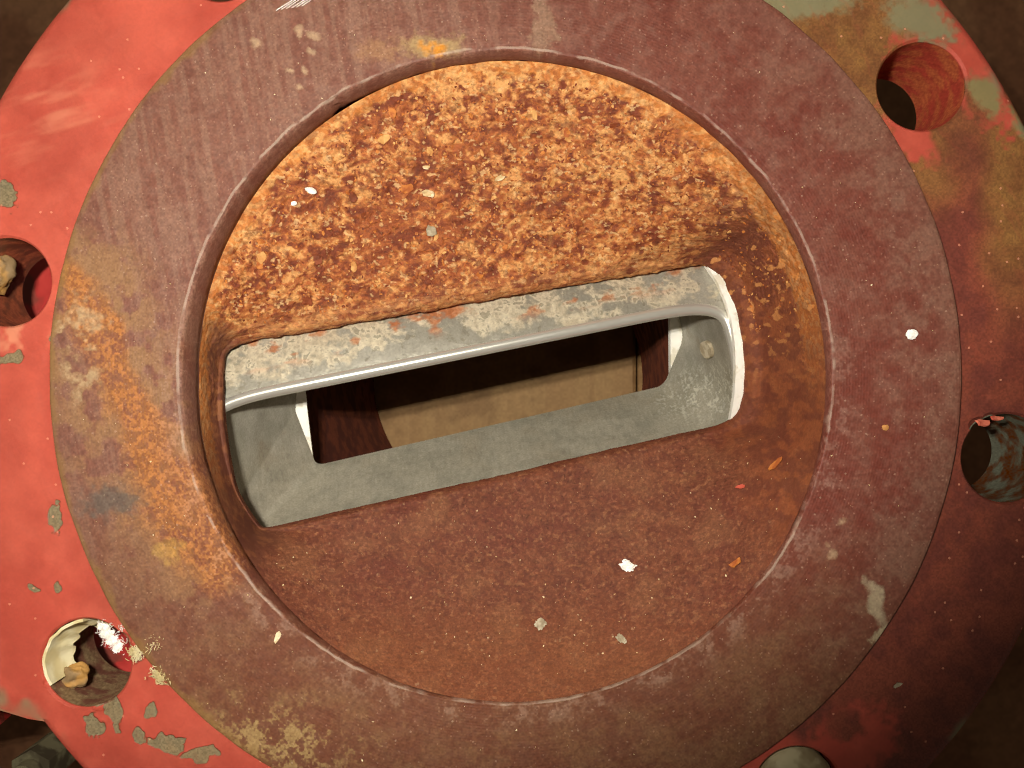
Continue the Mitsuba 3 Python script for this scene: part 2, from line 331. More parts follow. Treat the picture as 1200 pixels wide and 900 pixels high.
def dull_rust(p, n, uv):
    m = fbm(p.x * 200, p.y * 200, p.z * 200, 4)
    return mix(lin(112, 58, 40), lin(86, 44, 34), smoothstep(0.35, 0.65, m)) * (0.85 + 0.3 * noise(p.x * 1500, p.y * 1500, p.z * 1500))


def nut_color(p, n, uv):
    return mix(lin(116, 110, 84), lin(74, 66, 50), smoothstep(0.4, 0.65, fbm(p.x * 160, p.y * 160, p.z * 160, 4)))


def material(key, fn, rough=0.6, spec=0.35, metallic=0.0, bump=None, **more):
    b = {"type": "principled", "base_color": proc(fn) if callable(fn) else {"type": "rgb", "value": fn}, "roughness": rough, "specular": spec, "metallic": metallic, **more}
    if bump:
        b = {"type": "bumpmap", "arbitrary": proc(bump, eps=1e-4), "scale": 1.0, "bsdf": b}
    scene[key] = {"type": "twosided", "bsdf": b}


material("paint", paint_color, 0.50, 0.4, bump=paint_bump)
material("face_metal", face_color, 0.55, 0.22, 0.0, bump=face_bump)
material("cast_rust", throat_color, 0.75, 0.3, bump=throat_bump)
material("steel", steel_color, 0.38, 0.5, 0.30, bump=steel_bump)
material("edge_steel", lin(205, 203, 194), 0.25, 0.5, 0.6)
material("white_plastic", white_color, 0.45, 0.5)
material("board", board_color, 0.7, 0.3)
material("floor_brown", floor_color, 0.8, 0.2)
material("body_paint", body_color, 0.5, 0.4)
material("dull_rust", dull_rust, 0.8, 0.3)
material("nut_paint", nut_color, 0.6, 0.3)


def tone(name, a, b, rough=0.7, s=600):
    def fn(p, n, uv):
        return mix(a, b, smoothstep(0.35, 0.65, fbm(p.x * s, p.y * s, p.z * s, 3)))
    material(name, fn, rough, 0.3)


tone("flake_orange", lin(188, 116, 54), lin(158, 84, 40))
tone("flake_tan", lin(206, 156, 94), lin(184, 126, 70))
tone("flake_brown", lin(128, 62, 32), lin(104, 50, 28))
tone("flake_pale", lin(224, 204, 168), lin(196, 168, 122))
tone("white_scrap", lin(246, 244, 240), lin(226, 222, 212))
tone("grey_scrap", lin(178, 166, 142), lin(150, 136, 112))
tone("cream_paint", lin(226, 216, 178), lin(206, 190, 142), s=260)
tone("shaded_cream", lin(176, 166, 132), lin(140, 126, 94), s=300)  # cream paint with the flash falloff darkened into its colour
tone("ochre_lump", lin(176, 132, 72), lin(132, 108, 76), s=260)
tone("pink_paint", lin(214, 116, 92), lin(190, 84, 66), s=400)

# ------------------------------------------------------------------ helpers for meshes


def obj(key, mesh, mat, smooth=False):
    base, k = key, 0
    while key in scene:
        k += 1
        key = f"{base}_{k:03d}"
    scene[key] = ply(mesh, mat, smooth)
    return key


def tag(key, label=None, category=None, group=None, kind=None):
    d = labels.setdefault(key, {})
    for n, v in (("label", label), ("category", category), ("group", group), ("kind", kind)):
        if v:
            d[n] = v


def revolve(profile, segs=360, z0=0.0, a0=0.0):
    """Closed ring swept about the z axis from (r, z) pairs."""
    pr = np.asarray(profile, float)
    n = len(pr)
    th = np.arange(segs) * 2 * np.pi / segs
    v = np.stack([np.outer(np.cos(th), pr[:, 0]), np.outer(np.sin(th), pr[:, 0]), np.tile(pr[:, 1] + z0, (segs, 1))], -1).reshape(-1, 3)
    i, j = np.meshgrid(np.arange(segs), np.arange(n), indexing="ij")
    a, b = i * n + j, i * n + (j + 1) % n
    c, d = ((i + 1) % segs) * n + (j + 1) % n, ((i + 1) % segs) * n + j
    f = np.stack([a, d, c, b], -1).reshape(-1, 4)
    return v, np.vstack([f[:, [0, 1, 2]], f[:, [0, 2, 3]]])


def man(vf):
    v, f = vf
    m = m3.Manifold(m3.Mesh(np.asarray(v, np.float32), np.asarray(f, np.uint32)))
    if m.volume() < 0:
        m = m3.Manifold(m3.Mesh(np.asarray(v, np.float32), np.asarray(f, np.uint32)[:, ::-1].copy()))
    return m


def tm(m):
    g = m.to_mesh()
    return trimesh.Trimesh(np.array(g.vert_properties[:, :3], float), np.array(g.tri_verts), process=True)


def along(p0, p1, r0, r1, segs=64):
    """Solid truncated cone from p0 to p1."""
    p0, p1 = np.asarray(p0, float), np.asarray(p1, float)
    L = np.linalg.norm(p1 - p0)
    z = (p1 - p0) / L
    x = np.cross(z, [0, 0, 1.0] if abs(z[2]) < 0.9 else [1.0, 0, 0])
    x /= np.linalg.norm(x)
    y = np.cross(z, x)
    return m3.Manifold.cylinder(L, r0, r1, segs).transform(np.column_stack([x, y, z, p0]))


UPZ = np.array([0, 0, 1.0])


def vp(p, q, d):
    """World point from valve coordinates."""
    return p * PH + q * QH + np.array([0, 0, H - d])


# ------------------------------------------------------------------ floor
def box(x0, x1, y0, y1, z0, z1, bev=0.002):
    pts = []
    for sx, sy, sz in np.ndindex(2, 2, 2):
        c = np.array([(x0, x1)[sx], (y0, y1)[sy], (z0, z1)[sz]])
        s = np.array([1 - 2 * sx, 1 - 2 * sy, 1 - 2 * sz]) * bev
        for k in range(3):
            o = s.copy()
            o[k] = 0
            pts.append(c + o)
    return trimesh.convex.convex_hull(np.array(pts))


obj("floor", box(-2.6, 2.6, -2.6, 2.6, -0.12, -0.062), "floor_brown")
tag("floor", "dim brown ground beyond the rim of the flange", kind="structure")
for k, w in ((0, "right one, beyond the dark joint"), (-1, "wide middle one"), (-2, "left one, out of the mouth's view")):
    if k == -2:
        continue
    x0 = (0.068, -0.108)[-k]
    x1 = (0.168, 0.068)[-k]
    kk = obj("wooden_board", box(x0 + 0.0007, x1 - 0.0007, -0.185, 0.185, -0.0618, -0.0004), "board")
    tag(kk, "pale wooden board seen through the slot, the " + w, "board")

# ------------------------------------------------------------------ valve: flange, raised face
V = "flanged_valve"
tag(V, "large red iron plug valve standing on end, seen straight into its rusty round mouth", "valve")
rnd = [(R_FLANGE - 0.0035 + 0.0035 * math.sin(t), FZ - 0.0035 + 0.0035 * math.cos(t)) for t in np.linspace(0, math.pi / 2, 8)]
prof = [(0.100, FZ), *rnd, (R_FLANGE, FZ - 0.0275), (R_FLANGE - 0.002, FZ - 0.030), (0.100, FZ - 0.030)]
fm = man(revolve(prof, 480))
for hx, hy in HOLES:
    fm -= along((hx, hy, FZ - 0.05), (hx, hy, FZ + 0.01), R_HOLE, R_HOLE, 96)
    fm -= along((hx, hy, FZ - 0.0008), (hx, hy, FZ + 0.0012), R_HOLE, R_HOLE + 0.0016, 96)
# the damaged edges of two bolt holes
for (u, v, r) in ((1150, 499, 0.0028), (1162, 492, 0.0022), (118, 822, 0.003), (62, 800, 0.0022), (140, 752, 0.003)):
    c = at(u, v, 0.003)
    fm -= m3.Manifold.sphere(r, 20).scale([1.4, 1.0, 0.8]).translate([c[0], c[1], FZ])
ear = m3.CrossSection([np.array([at(u_, v_, 0.003)[:2] for u_, v_ in ((-190, 690), (-190, 800), (-60, 822), (0, 836), (30, 845), (75, 852), (120, 700))])])
ear = ear if ear.area() > 0 else m3.CrossSection([np.array([at(u_, v_, 0.003)[:2] for u_, v_ in ((120, 700), (75, 852), (30, 845), (0, 836), (-60, 822), (-190, 800), (-190, 690))])])
ears = [m3.Manifold.extrude(ear.offset(-o_, m3.JoinType.Round), 0.029 - 2 * (0.0015 - o_)).translate([0, 0, FZ - 0.029 + (0.0015 - o_)]) for o_ in (0.0, 0.0005, 0.0015)]
ear_m = ears[0] + ears[1] + ears[2]
for hx, hy in HOLES:
    ear_m -= along((hx, hy, FZ - 0.05), (hx, hy, FZ + 0.01), R_HOLE + 0.002, R_HOLE + 0.002, 48)
fm += ear_m
flange = tm(fm)
obj(V + "__flange", flange, "paint", 32)
tag(V + "__flange", "outer bolt flange, red paint at left, worn to brown rust at right")

WDEG = np.array([0, 45, 90, 135, 180, 215, 245, 270, 300, 330, 360])
WVAL = np.array([0.34, 0.44, 0.52, 0.74, 0.92, 0.60, 0.22, 0.10, 0.10, 0.18, 0.34])


def mouth_w(deg):
    """How deep the machined mouth is cut, round the clock: the casting sits low in it."""
    a = np.arange(0, 360, 1.0)
    w = np.interp(a, WDEG, WVAL)
    kr = np.hanning(31)
    w = np.convolve(np.r_[w[-15:], w, w[:15]], kr / kr.sum(), "valid")
    return np.interp(np.mod(deg, 360), a, w, period=360)


fp = [(0.0938, H - 0.0110), (0.0939, H - 0.0070), (0.0941, H - 0.0052), (0.0946, H - 0.0030), (0.0951, H - 0.0014), (0.0956, H - 0.0005), (0.0962, H - 0.0001), (0.0968, H)]
fp += [(r, H) for r in np.linspace(0.0985, 0.1325, 12)] + [(0.1340, H), (0.1345, H - 0.0002), (0.1348, H - 0.0006), (0.1348, H - 0.0060), (0.1000, H - 0.0060), (0.0975, H - 0.0120)]
v, f = revolve(fp, 720)
ang = np.arctan2(v[:, 1], v[:, 0])
rad = np.hypot(v[:, 0], v[:, 1])
wv_ = mouth_w(np.degrees(ang))
inn = (rad < 0.0969) & (v[:, 2] > H - 0.0115)
r2 = np.where(inn, 0.0968 - (0.0968 - rad) * wv_, rad)
v[:, 2] = np.where(inn, H - (H - v[:, 2]) * wv_, v[:, 2])
v[:, 0] *= r2 / rad
v[:, 1] *= r2 / rad
nz = meshkit.fbm(np.stack([np.cos(ang) * 9, np.sin(ang) * 9, 0 * rad], -1), 3, 3) - 0.5
wob = np.where((rad > 0.134) | (rad < 0.0965), nz * 0.0007, 0)
dent = np.exp(-((np.degrees(ang) - 121) / 2.6) ** 2) * np.where((rad < 0.0966) & (rad > 0.0935), 1.0, 0)
v[:, 0] *= 1 + (wob + dent * 0.0016 * (meshkit.noise(v * 700) - 0.2)) / rad
v[:, 1] *= 1 + (wob + dent * 0.0016 * (meshkit.noise(v * 700) - 0.2)) / rad
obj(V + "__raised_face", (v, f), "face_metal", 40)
tag(V + "__raised_face", "raised ring-shaped sealing face, purple brown with orange rust run at left")

# ------------------------------------------------------------------ throat: cast funnel from the round mouth to the slot
SLOT = [(268, 408), (290, 398.5), (330, 391.5), (450, 371), (600, 345), (720, 325), (808, 309.5), (822, 308.5), (836, 314), (848, 326), (858, 345), (866, 370), (872, 400), (874, 430), (873, 460), (868, 480), (858, 492), (843, 499),
        (820, 504), (720, 526), (600, 555), (450, 588), (340, 613.5), (304, 621), (297, 617), (286, 600), (274, 565), (266, 525), (261, 480), (260, 440), (262, 417)]
LIFT = 0.0048


def dense(poly, n):
    p = np.vstack([poly, poly[:1]])
    s = np.r_[0, np.cumsum(np.linalg.norm(np.diff(p, axis=0), axis=1))]
    t = np.linspace(0, s[-1], n, endpoint=False)
    return np.stack([np.interp(t, s, p[:, k]) for k in range(p.shape[1])], -1)


s3 = np.array([on_cone(u, v, LIFT) for u, v in SLOT])
sxy = dense(s3[:, :2], 4000)
NPH = 1300
phi = np.arange(NPH) * 2 * np.pi / NPH
wm = mouth_w(np.degrees(phi))
RT, DT = 0.0968 - 0.0031 * wm, 0.0105 * wm
sa = np.arctan2(sxy[:, 1], sxy[:, 0])
o = np.argsort(sa)
rs = np.interp(phi, sa[o], np.hypot(sxy[o, 0], sxy[o, 1]), period=2 * np.pi)
rs = np.minimum(rs, RT - 0.0011)
ker = np.hanning(9)
rs = np.convolve(np.r_[rs[-4:], rs, rs[:4]], ker / ker.sum(), "valid")
cs, sn = np.cos(phi), np.sin(phi)


def sdepth(r):
    x, y = r * cs, r * sn
    p, q = x * PH[0] + y * PH[1], x * QH[0] + y * QH[1]
    return cone_depth(p, q, LIFT)


gap = RT - rs
lip = np.minimum(0.0042, gap * 0.35)
ds = np.maximum(sdepth(rs), DT + 0.004)
low_ = np.clip((0.25 - np.sin(phi - AL)) / 0.9, 0, 1)
low_ = low_ * low_ * (3 - 2 * low_)
rows = []
NT = 300
for t in np.linspace(0, 1, NT) ** 0.9:
    r = RT + (rs + lip - RT) * t
    g = (1 - (1 - t) ** 1.35) * (1 - low_) + (1 - (1 - t) ** 1.95) * low_
    rows.append((r, DT + (ds - lip * 0.55 - DT) * g))
d0 = rows[-1][1]
for a in np.linspace(0.1, 1, 14):
    w = a * math.pi / 2
    rows.append((rs + lip * (1 - math.sin(w)), d0 + lip * (1 - math.cos(w))))
for a in np.linspace(0.15, 1, 8):
    rows.append((rs + 0.0006 * a, d0 + lip + 0.0035 * a))
R_, D_ = np.array([x[0] for x in rows]), np.array([x[1] for x in rows])
v = np.stack([R_ * cs, R_ * sn, H - D_], -1)
nr = len(rows)


def grid_faces(nr, nc):
    i, j = np.meshgrid(np.arange(nr - 1), np.arange(nc), indexing="ij")
    a, b, c, d = i * nc + j, i * nc + (j + 1) % nc, (i + 1) * nc + (j + 1) % nc, (i + 1) * nc + j
    fq = np.stack([a, d, c, b], -1).reshape(-1, 4)
    return np.vstack([fq[:, [0, 1, 2]], fq[:, [0, 2, 3]]])


f = grid_faces(nr, NPH)
flat = v.reshape(-1, 3)
base = trimesh.Trimesh(flat, f, process=False)
nrm = np.array(base.vertex_normals)
nrm *= np.sign((nrm * (np.array([0, 0, 0.6]) - flat)).sum(1, keepdims=True))
q = flat @ QH
p = flat @ PH
up = np.clip((q + 0.002) / 0.016, 0, 1)
tt = np.repeat(np.linspace(0, 1, nr), NPH)
amp = 0.00016 + 0.00070 * up
fade = np.clip(np.minimum(1, (np.repeat(np.r_[np.linspace(0, 1, 12), np.ones(nr - 12)], NPH))), 0, 1) * np.repeat(np.r_[np.ones(nr - 8), np.linspace(0.9, 0.1, 8)], NPH)
sm = np.minimum(1, np.tile(gap, nr) / 0.006)
wv = flat + 0.003 * (np.stack([meshkit.fbm(flat * 150, 3, 5), meshkit.fbm(flat * 150, 3, 6), meshkit.fbm(flat * 150, 3, 7)], -1) - 0.5)
rim_n = np.exp(-((tt - (nr - 20) / nr) / 0.04) ** 2)
relief = (meshkit.fbm(flat * 420, 3, 15) - 0.5) * 0.0007 * rim_n + (meshkit.fbm(wv * 260, 5, 1) - 0.5) * amp * 1.6 + (meshkit.fbm(flat * 70, 3, 2) - 0.5) * (0.0012 + 0.0012 * up)
step = np.clip((meshkit.fbm(wv * [330, 430, 330], 4, 11) - 0.50) / 0.06, 0, 1) * 0.00032 * up
flat = flat + nrm * ((relief + step) * fade * (0.25 + 0.75 * sm))[:, None]
throat = trimesh.Trimesh(flat, f, process=False)
obj(V + "__throat", throat, "cast_rust", True)
tag(V + "__throat", "cast funnel narrowing from the mouth to the slot, flaking orange rust above and brown below")
tn = np.array(nrm)
tpix = np.stack([600 + (flat[:, 0] - CX) / (H + D - flat[:, 2]) * FPX, 450 - (flat[:, 1] - CY) / (H + D - flat[:, 2]) * FPX], -1)
from scipy.spatial import cKDTree
kd = cKDTree(tpix[: (nr - 22) * NPH])


def on_throat(u, v):
    i = int(kd.query([u, v])[1])
    return flat[i], tn[i]


# ------------------------------------------------------------------ plug with its rectangular port, and the white sleeve
front = [on_cone(243, 475, 0), on_cone(848, 354, 0), on_cone(866, 522, 0), on_cone(255, 663, 0)]
PORT_F = [np.array(x) for x in front]


def ray_plane(u, v, p0, nn):
    o_, t_ = np.array([CX, CY, H + D]), at(u, v, 0.1)
    return o_ + (t_ - o_) * (((p0 - o_) @ nn) / ((t_ - o_) @ nn))


b3 = at(372, 543, 0.066)
b2 = ray_plane(787, 447, PORT_F[3], np.cross(PORT_F[2] - PORT_F[3], b3 - PORT_F[3]))
pn = np.cross(b2 - b3, QH * 0.9 + np.array([0, 0, 0.12]))
PORT_B = [ray_plane(353, 420, b3, pn), ray_plane(787, 330, b3, pn), b2, b3]
rho = [0.004, 0.0075, 0.008, 0.004]
mid_f, mid_b = sum(PORT_F) / 4, sum(PORT_B) / 4


def port(grow=0.0):
    balls = []
    for k in range(4):
        F, B = PORT_F[k], PORT_B[k]
        ext_f, ext_b = F + (F - B) * 0.35, B + (B - F) * 0.35
        F_, B_ = ext_f, ext_b
        n1, n2 = PORT_F[(k + 1) % 4] - F, PORT_F[(k - 1) % 4] - F
        ins = (n1 / np.linalg.norm(n1) + n2 / np.linalg.norm(n2)) * (rho[k] - grow)
        for c in (F_, B_):
            balls.append(m3.Manifold.sphere(rho[k], 40).translate(list(c + ins)))
    return m3.Manifold.batch_hull(balls)


hole = port()
solid = along(vp(-0.118, Q0, CD), vp(0.0905, Q0, CD), cone_r(-0.118), cone_r(0.0905), 320)
# small round hole in the right wall of the port
wn = np.cross(PORT_F[2] - PORT_F[1], PORT_B[2] - PORT_F[1])
wn /= np.linalg.norm(wn)
wn *= np.sign(wn @ (mid_f - PORT_F[1]))
wc = ray_plane(821, 412, PORT_F[1], wn)
wu = QH - wn * (QH @ wn)
wu /= np.linalg.norm(wu)
bn = np.cross(PORT_B[1] - PORT_B[0], PORT_B[3] - PORT_B[0])
bn /= np.linalg.norm(bn)
bn *= np.sign(bn @ (PORT_F[0] - PORT_B[0]))
boff = min(float(bn @ b_) for b_ in PORT_B)
plug = tm((solid - hole - along(wc - wn * 0.0060, wc + wn * 0.004, 0.0034, 0.0034, 48)).trim_by_plane(list(bn), boff))
obj(V + "__plug", plug, "steel", 30)
tag(V + "__plug", "bare grey steel plug with a rectangular port, chalky and rust spotted along its upper strip")
# lip of the port: bright bead added along the edge as its highlight
ring = []
ctr = mid_f
fr_dir = (mid_f - mid_b) / np.linalg.norm(mid_f - mid_b)
for w in np.linspace(0, 2 * np.pi, 400, endpoint=False):
    # walk outwards on the cone from the port's middle until the port is left
    lo_, hi_ = 0.0, 0.14
    dv = math.cos(w) * PH + math.sin(w) * QH
    for _ in range(22):
        m_ = 0.5 * (lo_ + hi_)
        x = ctr + dv * m_
        pp, qq = x @ PH, x @ QH
        x = vp(pp, qq, float(cone_depth(pp, qq)))
        inside = True
        # inside test against the four tapered walls
        for k in range(4):
            A, B2, C2 = PORT_F[k], PORT_F[(k + 1) % 4], PORT_B[k]
            nn = np.cross(B2 - A, C2 - A)
            if nn @ (mid_f * 0.5 + mid_b * 0.5 - A) < 0:
                nn = -nn
            if nn @ (x - A) < 0:
                inside = False
        lo_, hi_ = (m_, hi_) if inside else (lo_, m_)
    ring.append(x)
ring = np.array(ring)
g = 9
for _ in range(1):
    pad = np.vstack([ring[-g:], ring, ring[:g]])
    kk = np.hanning(2 * g + 1)
    kk /= kk.sum()
    ring = np.stack([np.convolve(pad[:, k], kk, "valid") for k in range(3)], -1)


def tube(path, rad, sides=8, close=False):
    path = np.asarray(path, float)
    n = len(path)
    t = np.gradient(path, axis=0) if not close else np.roll(path, -1, 0) - np.roll(path, 1, 0)
    t /= np.linalg.norm(t, axis=1, keepdims=True) + 1e-12
    ref = np.tile([0.13, 0.21, 0.97], (n, 1))
    x = np.cross(t, ref)
    x /= np.linalg.norm(x, axis=1, keepdims=True) + 1e-12
    y = np.cross(t, x)
    a = np.arange(sides) * 2 * np.pi / sides
    rad = np.broadcast_to(rad, (n,))
    v = path[:, None] + (np.cos(a)[None, :, None] * x[:, None] + np.sin(a)[None, :, None] * y[:, None]) * rad[:, None, None]
    fs = []
    for i in range(n if close else n - 1):
        for j in range(sides):
            k = (i + 1) % n
            fs += [(i * sides + j, i * sides + (j + 1) % sides, k * sides + (j + 1) % sides), (i * sides + j, k * sides + (j + 1) % sides, k * sides + j)]
    if not close:
        for j in range(1, sides - 1):
            fs += [(0, j + 1, j), ((n - 1) * sides, (n - 1) * sides + j, (n - 1) * sides + j + 1)]
    return trimesh.Trimesh(v.reshape(-1, 3), np.array(fs), process=False)


rq = (ring - mid_f) @ QH
rp = (ring - mid_f) @ PH
i0 = int(np.argmin(np.abs(np.linspace(0, 2 * np.pi, 400, endpoint=False) - 2 * np.pi * 0.94)))
bead = np.roll(ring, -i0, 0)
bead = bead[: int(400 * 0.53)] - np.array([0, 0, 0.0017]) + QH * 0.0006
obj(V + "__plug__port_edge", tube(bead, 0.0022, 18), "edge_steel", True)

slv = along(vp(-0.116, Q0, CD), vp(0.089, Q0, CD), cone_r(-0.116) + 0.0034, cone_r(0.089) + 0.0034, 240) - along(vp(-0.12, Q0, CD), vp(0.095, Q0, CD), cone_r(-0.12) + 0.0004, cone_r(0.095) + 0.0004, 240)


def prism(pts, z0, z1):
    cs_ = m3.CrossSection([np.asarray(pts, float)[:, :2]])
    if cs_.area() <= 0:
        cs_ = m3.CrossSection([np.asarray(pts, float)[::-1, :2]])
    return m3.Manifold.extrude(cs_, z1 - z0).translate([0, 0, z0])


WIN = [(235, 395), (300, 380), (818, 298), (829, 313), (841, 331), (850, 352), (857, 376), (861, 402), (862, 432), (861, 460), (858, 480), (852, 512), (720, 545), (300, 645), (270, 640), (250, 590), (240, 545), (235, 480), (235, 430)]
w3 = np.array([on_cone(u, v, 0.0034) for u, v in WIN])
slv -= prism(w3, H - CD, H + 0.1)
slv = slv.trim_by_plane([0, 0, 1], H - CD + 0.02)
# its rear frame, a little narrower than the port
def slab(corners, a, b):
    return m3.Manifold.batch_hull([m3.Manifold.sphere(0.0002, 6).translate(list(c + bn * o)) for c in corners for o in (a, b)])


BW = [at(352, 405, 0.066), at(784, 315, 0.1), at(786, 480, 0.1), at(372, 575, 0.066)]
BO = [at(270, 330, 0.050), at(860, 220, 0.124), at(860, 540, 0.124), at(280, 660, 0.050)]


def ray_to(c):
    o_ = np.array([CX, CY, H + D])
    return o_ + (c - o_) * ((boff - 0.0006 - bn @ o_) / (bn @ (c - o_)))


BW, BO = ([ray_to(c) for c in L] for L in (BW, BO))
slv += slab(BO, 0.0, -0.0022) - slab(BW, 0.004, -0.008)
obj(V + "__sleeve", tm(slv), "white_plastic", 30)
tag(V + "__sleeve", "white plastic sleeve showing as a curved strip at the slot's right end")

# lower half of the passage: slot below the plug widening to the lower mouth
lo = []
for t in np.linspace(0, 1, 40):
    w = phi
    pc, qc = np.cos(w), np.sin(w)
    n_ = 6.0
    k = (np.abs(pc / 1.0) ** n_ + np.abs(qc / 1.0) ** n_) ** (-1 / n_)
    sp, sq = -0.0075 + 0.0760 * pc * k, 0.002 + 0.052 * qc * k
    a = PH[0] * sp + QH[0] * sq, PH[1] * sp + QH[1] * sq
    e = t ** 1.4
    x = a[0] * (1 - e) + 0.0702 * np.cos(w + AL) * e
    y = a[1] * (1 - e) + 0.0702 * np.sin(w + AL) * e
    zs = (boff - 0.0032 - bn[0] * x - bn[1] * y) / bn[2]
    lo.append(np.stack([x, y, zs * (1 - t) + 0.0017 * t], -1))
obj(V + "__lower_throat", (np.concatenate(lo), grid_faces(40, NPH)), "dull_rust", True)
tag(V + "__lower_throat", "dark brown rusty passage behind the plug")

obj(V + "__plug__insert", tm(along(wc - wn * 0.0058, wc - wn * 0.0022, 0.0033, 0.0033, 40)), "grey_scrap", 30)
tag(V + "__plug__insert", "pale pin set in a round hole in the port's right wall")
# ------------------------------------------------------------------ body, bonnet and lower flange behind
body = along(vp(-0.172, Q0, CD), vp(0.115, Q0, CD), cone_r(-0.17) + 0.016, cone_r(0.115) + 0.022, 96)
body += along(vp(-0.24, Q0, CD), vp(-0.165, Q0, CD), 0.072, 0.072, 96)
body = body.trim_by_plane([0, 0, -1], -(H - 0.051)).trim_by_plane([0, 0, 1], 0.020)
body += along((0, 0, 0.028), (0, 0, H - 0.032), 0.122, 0.122, 128)
body -= along((0, 0, 0.0), (0, 0, H), 0.1175, 0.1175, 128)
body -= along(vp(-0.121, Q0, CD), vp(0.100, Q0, CD), cone_r(-0.121) + 0.010, cone_r(0.10) + 0.010, 96)
obj(V + "__body", tm(body), "body_paint", 30)
bon = along(vp(-0.268, Q0, CD), vp(-0.2405, Q0, CD), 0.100, 0.100, 128).trim_by_plane([0, 0, -1], -(H - 0.105))
obj(V + "__bonnet", tm(bon), "body_paint", 30)
for k in (0, 3):
    a = math.radians(22.5 + 45 * k)
    c0 = vp(-0.2404, Q0 + 0.088 * math.cos(a), CD + 0.088 * math.sin(a))
    nutm = along(c0, c0 + PH * 0.016, 0.0175, 0.0175, 6) + along(c0, c0 + PH * 0.026, 0.0095, 0.0090, 32)
    obj(V + "__bonnet__nut", tm(nutm), "nut_paint", 30)
c0 = at(46, 896, 0.095)
nutm = along(c0 - UPZ * 0.02, c0 + UPZ * 0.006, 0.0088, 0.0088, 6) + along(c0 - UPZ * 0.05, c0 + UPZ * 0.012, 0.0056, 0.0052, 32)
k_ = obj(V + "__bonnet__nut", tm(nutm), "nut_paint", 30)
tag(k_, "grey green bolt end below the flange edge at lower left")
lp = [(0.0936, 0.0), (0.134, 0.0), (0.1348, 0.003), (0.1715, 0.003), (0.1735, 0.006), (0.1735, 0.029), (0.170, 0.032), (0.0936, 0.032)]
lm = man(revolve(lp, 240))
for hx, hy in HOLES:
    lm -= along((hx, hy, -0.01), (hx, hy, 0.05), R_HOLE, R_HOLE, 48)
obj(V + "__lower_flange", tm(lm), "body_paint", 30)


# ------------------------------------------------------------------ loose bits
def flake(c, nrm_, size, thick, seed, aspect=1.0, spin=None, tilt=0.0, curl=0.15, n=9):
    """Irregular thin plate with thickness, lying on a surface."""
    g_ = np.random.default_rng(seed)
    z = np.asarray(nrm_, float) / np.linalg.norm(nrm_)
    if tilt:
        z = z + g_.normal(0, tilt, 3)
        z /= np.linalg.norm(z)
    x = np.cross([0.2, 0.9, 0.1], z)
    x /= np.linalg.norm(x)
    y = np.cross(z, x)
    s = g_.uniform(0, 6.28) if spin is None else spin
    x, y = x * math.cos(s) + y * math.sin(s), -x * math.sin(s) + y * math.cos(s)
    th = np.sort(np.arange(n) * 2 * np.pi / n + g_.uniform(-0.25, 0.25, n))
    r = size * g_.uniform(0.65, 1.1, n)
    a, b = r * np.cos(th), r * np.sin(th) * aspect
    hgt = curl * (a * a) / size + g_.normal(0, 0.05 * size, n)
    top = [np.array([0, 0, thick])] + [np.array([a[i] * 0.92, b[i] * 0.92, hgt[i] + thick]) for i in range(n)]
    bot = [np.array([0, 0, -thick])] + [np.array([a[i], b[i], hgt[i] - thick * 0.6]) for i in range(n)]
    L = np.array(top + bot)
    v = np.asarray(c) + L[:, :1] * x + L[:, 1:2] * y + L[:, 2:] * z
    fs = []
    for i in range(n):
        j = (i + 1) % n
        fs += [(0, 1 + i, 1 + j), (n + 1, n + 2 + j, n + 2 + i), (1 + i, n + 2 + i, n + 2 + j), (1 + i, n + 2 + j, 1 + j)]
    return v, np.array(fs)


def join(parts):
    vs, fs, k = [], [], 0
    for v, f in parts:
        vs.append(v)
        fs.append(f + k)
        k += len(v)
    return np.vstack(vs), np.vstack(fs)


pr = random.Random(5)
# large flakes of rust still attached to the upper funnel
n_made = 0
while n_made < 70:
    u, v = pr.uniform(290, 925), pr.uniform(85, 385)
    if (u - 590) ** 2 + (v - 440) ** 2 > 340 ** 2 or v > 385 - (u - 300) * 0.168 - 12:
        continue
    c, nn = on_throat(u, v)
    size = 0.0008 + 0.0014 * pr.random() ** 2
    mat = pr.choice(["flake_orange", "flake_orange", "flake_orange", "flake_tan", "flake_brown", "flake_brown"])
    obj(V + "__throat__rust_flake", flake(c + nn * 0.0002, nn, size, 0.00012, n_made, pr.uniform(0.4, 0.85), None, 0.20), mat)
    n_made += 1
for mat, count in (("flake_orange", 700), ("flake_tan", 350), ("flake_brown", 600)):
    parts = []
    while len(parts) < count:
        u, v = pr.uniform(255, 945), pr.uniform(75, 395)
        if (u - 592) ** 2 + (v - 441) ** 2 > 352 ** 2 or (u < 840 and v > 390 - (u - 270) * 0.168 - 6):
            continue
        c, nn = on_throat(u, v)
        parts.append(flake(c, nn, pr.uniform(0.0003, 0.0008), 0.00006, len(parts) + 1000, pr.uniform(0.4, 0.9), None, 0.25, 0.15, 6))
    k = obj(V + "__throat__rust_scale", join(parts), mat)
    tag(k, kind="stuff")


def thing(name, mesh, mat, label, cat, smooth=False, group=None):
    k = obj(name, mesh, mat, smooth)
    tag(k, label, cat, group)
    return k


def lumpy(c, nn, size, seed, flat_=0.6, aspect=1.0, spin=0.0, freq=1.7, amp=0.5):
    m = trimesh.creation.icosphere(3, 1.0)
    w = np.array(m.vertices)
    w = w * (1 + amp * (meshkit.fbm(w * freq + seed * 7.3, 3, seed) - 0.5)[:, None] * 2)
    w = w * [1, aspect, flat_] * size
    z = np.asarray(nn) / np.linalg.norm(nn)
    x = np.cross([0.1, 1, 0.05], z)
    x /= np.linalg.norm(x)
    y = np.cross(z, x)
    x, y = x * math.cos(spin) + y * math.sin(spin), -x * math.sin(spin) + y * math.cos(spin)
    return np.asarray(c) + w[:, :1] * x + w[:, 1:2] * y + w[:, 2:] * z, np.array(m.faces)


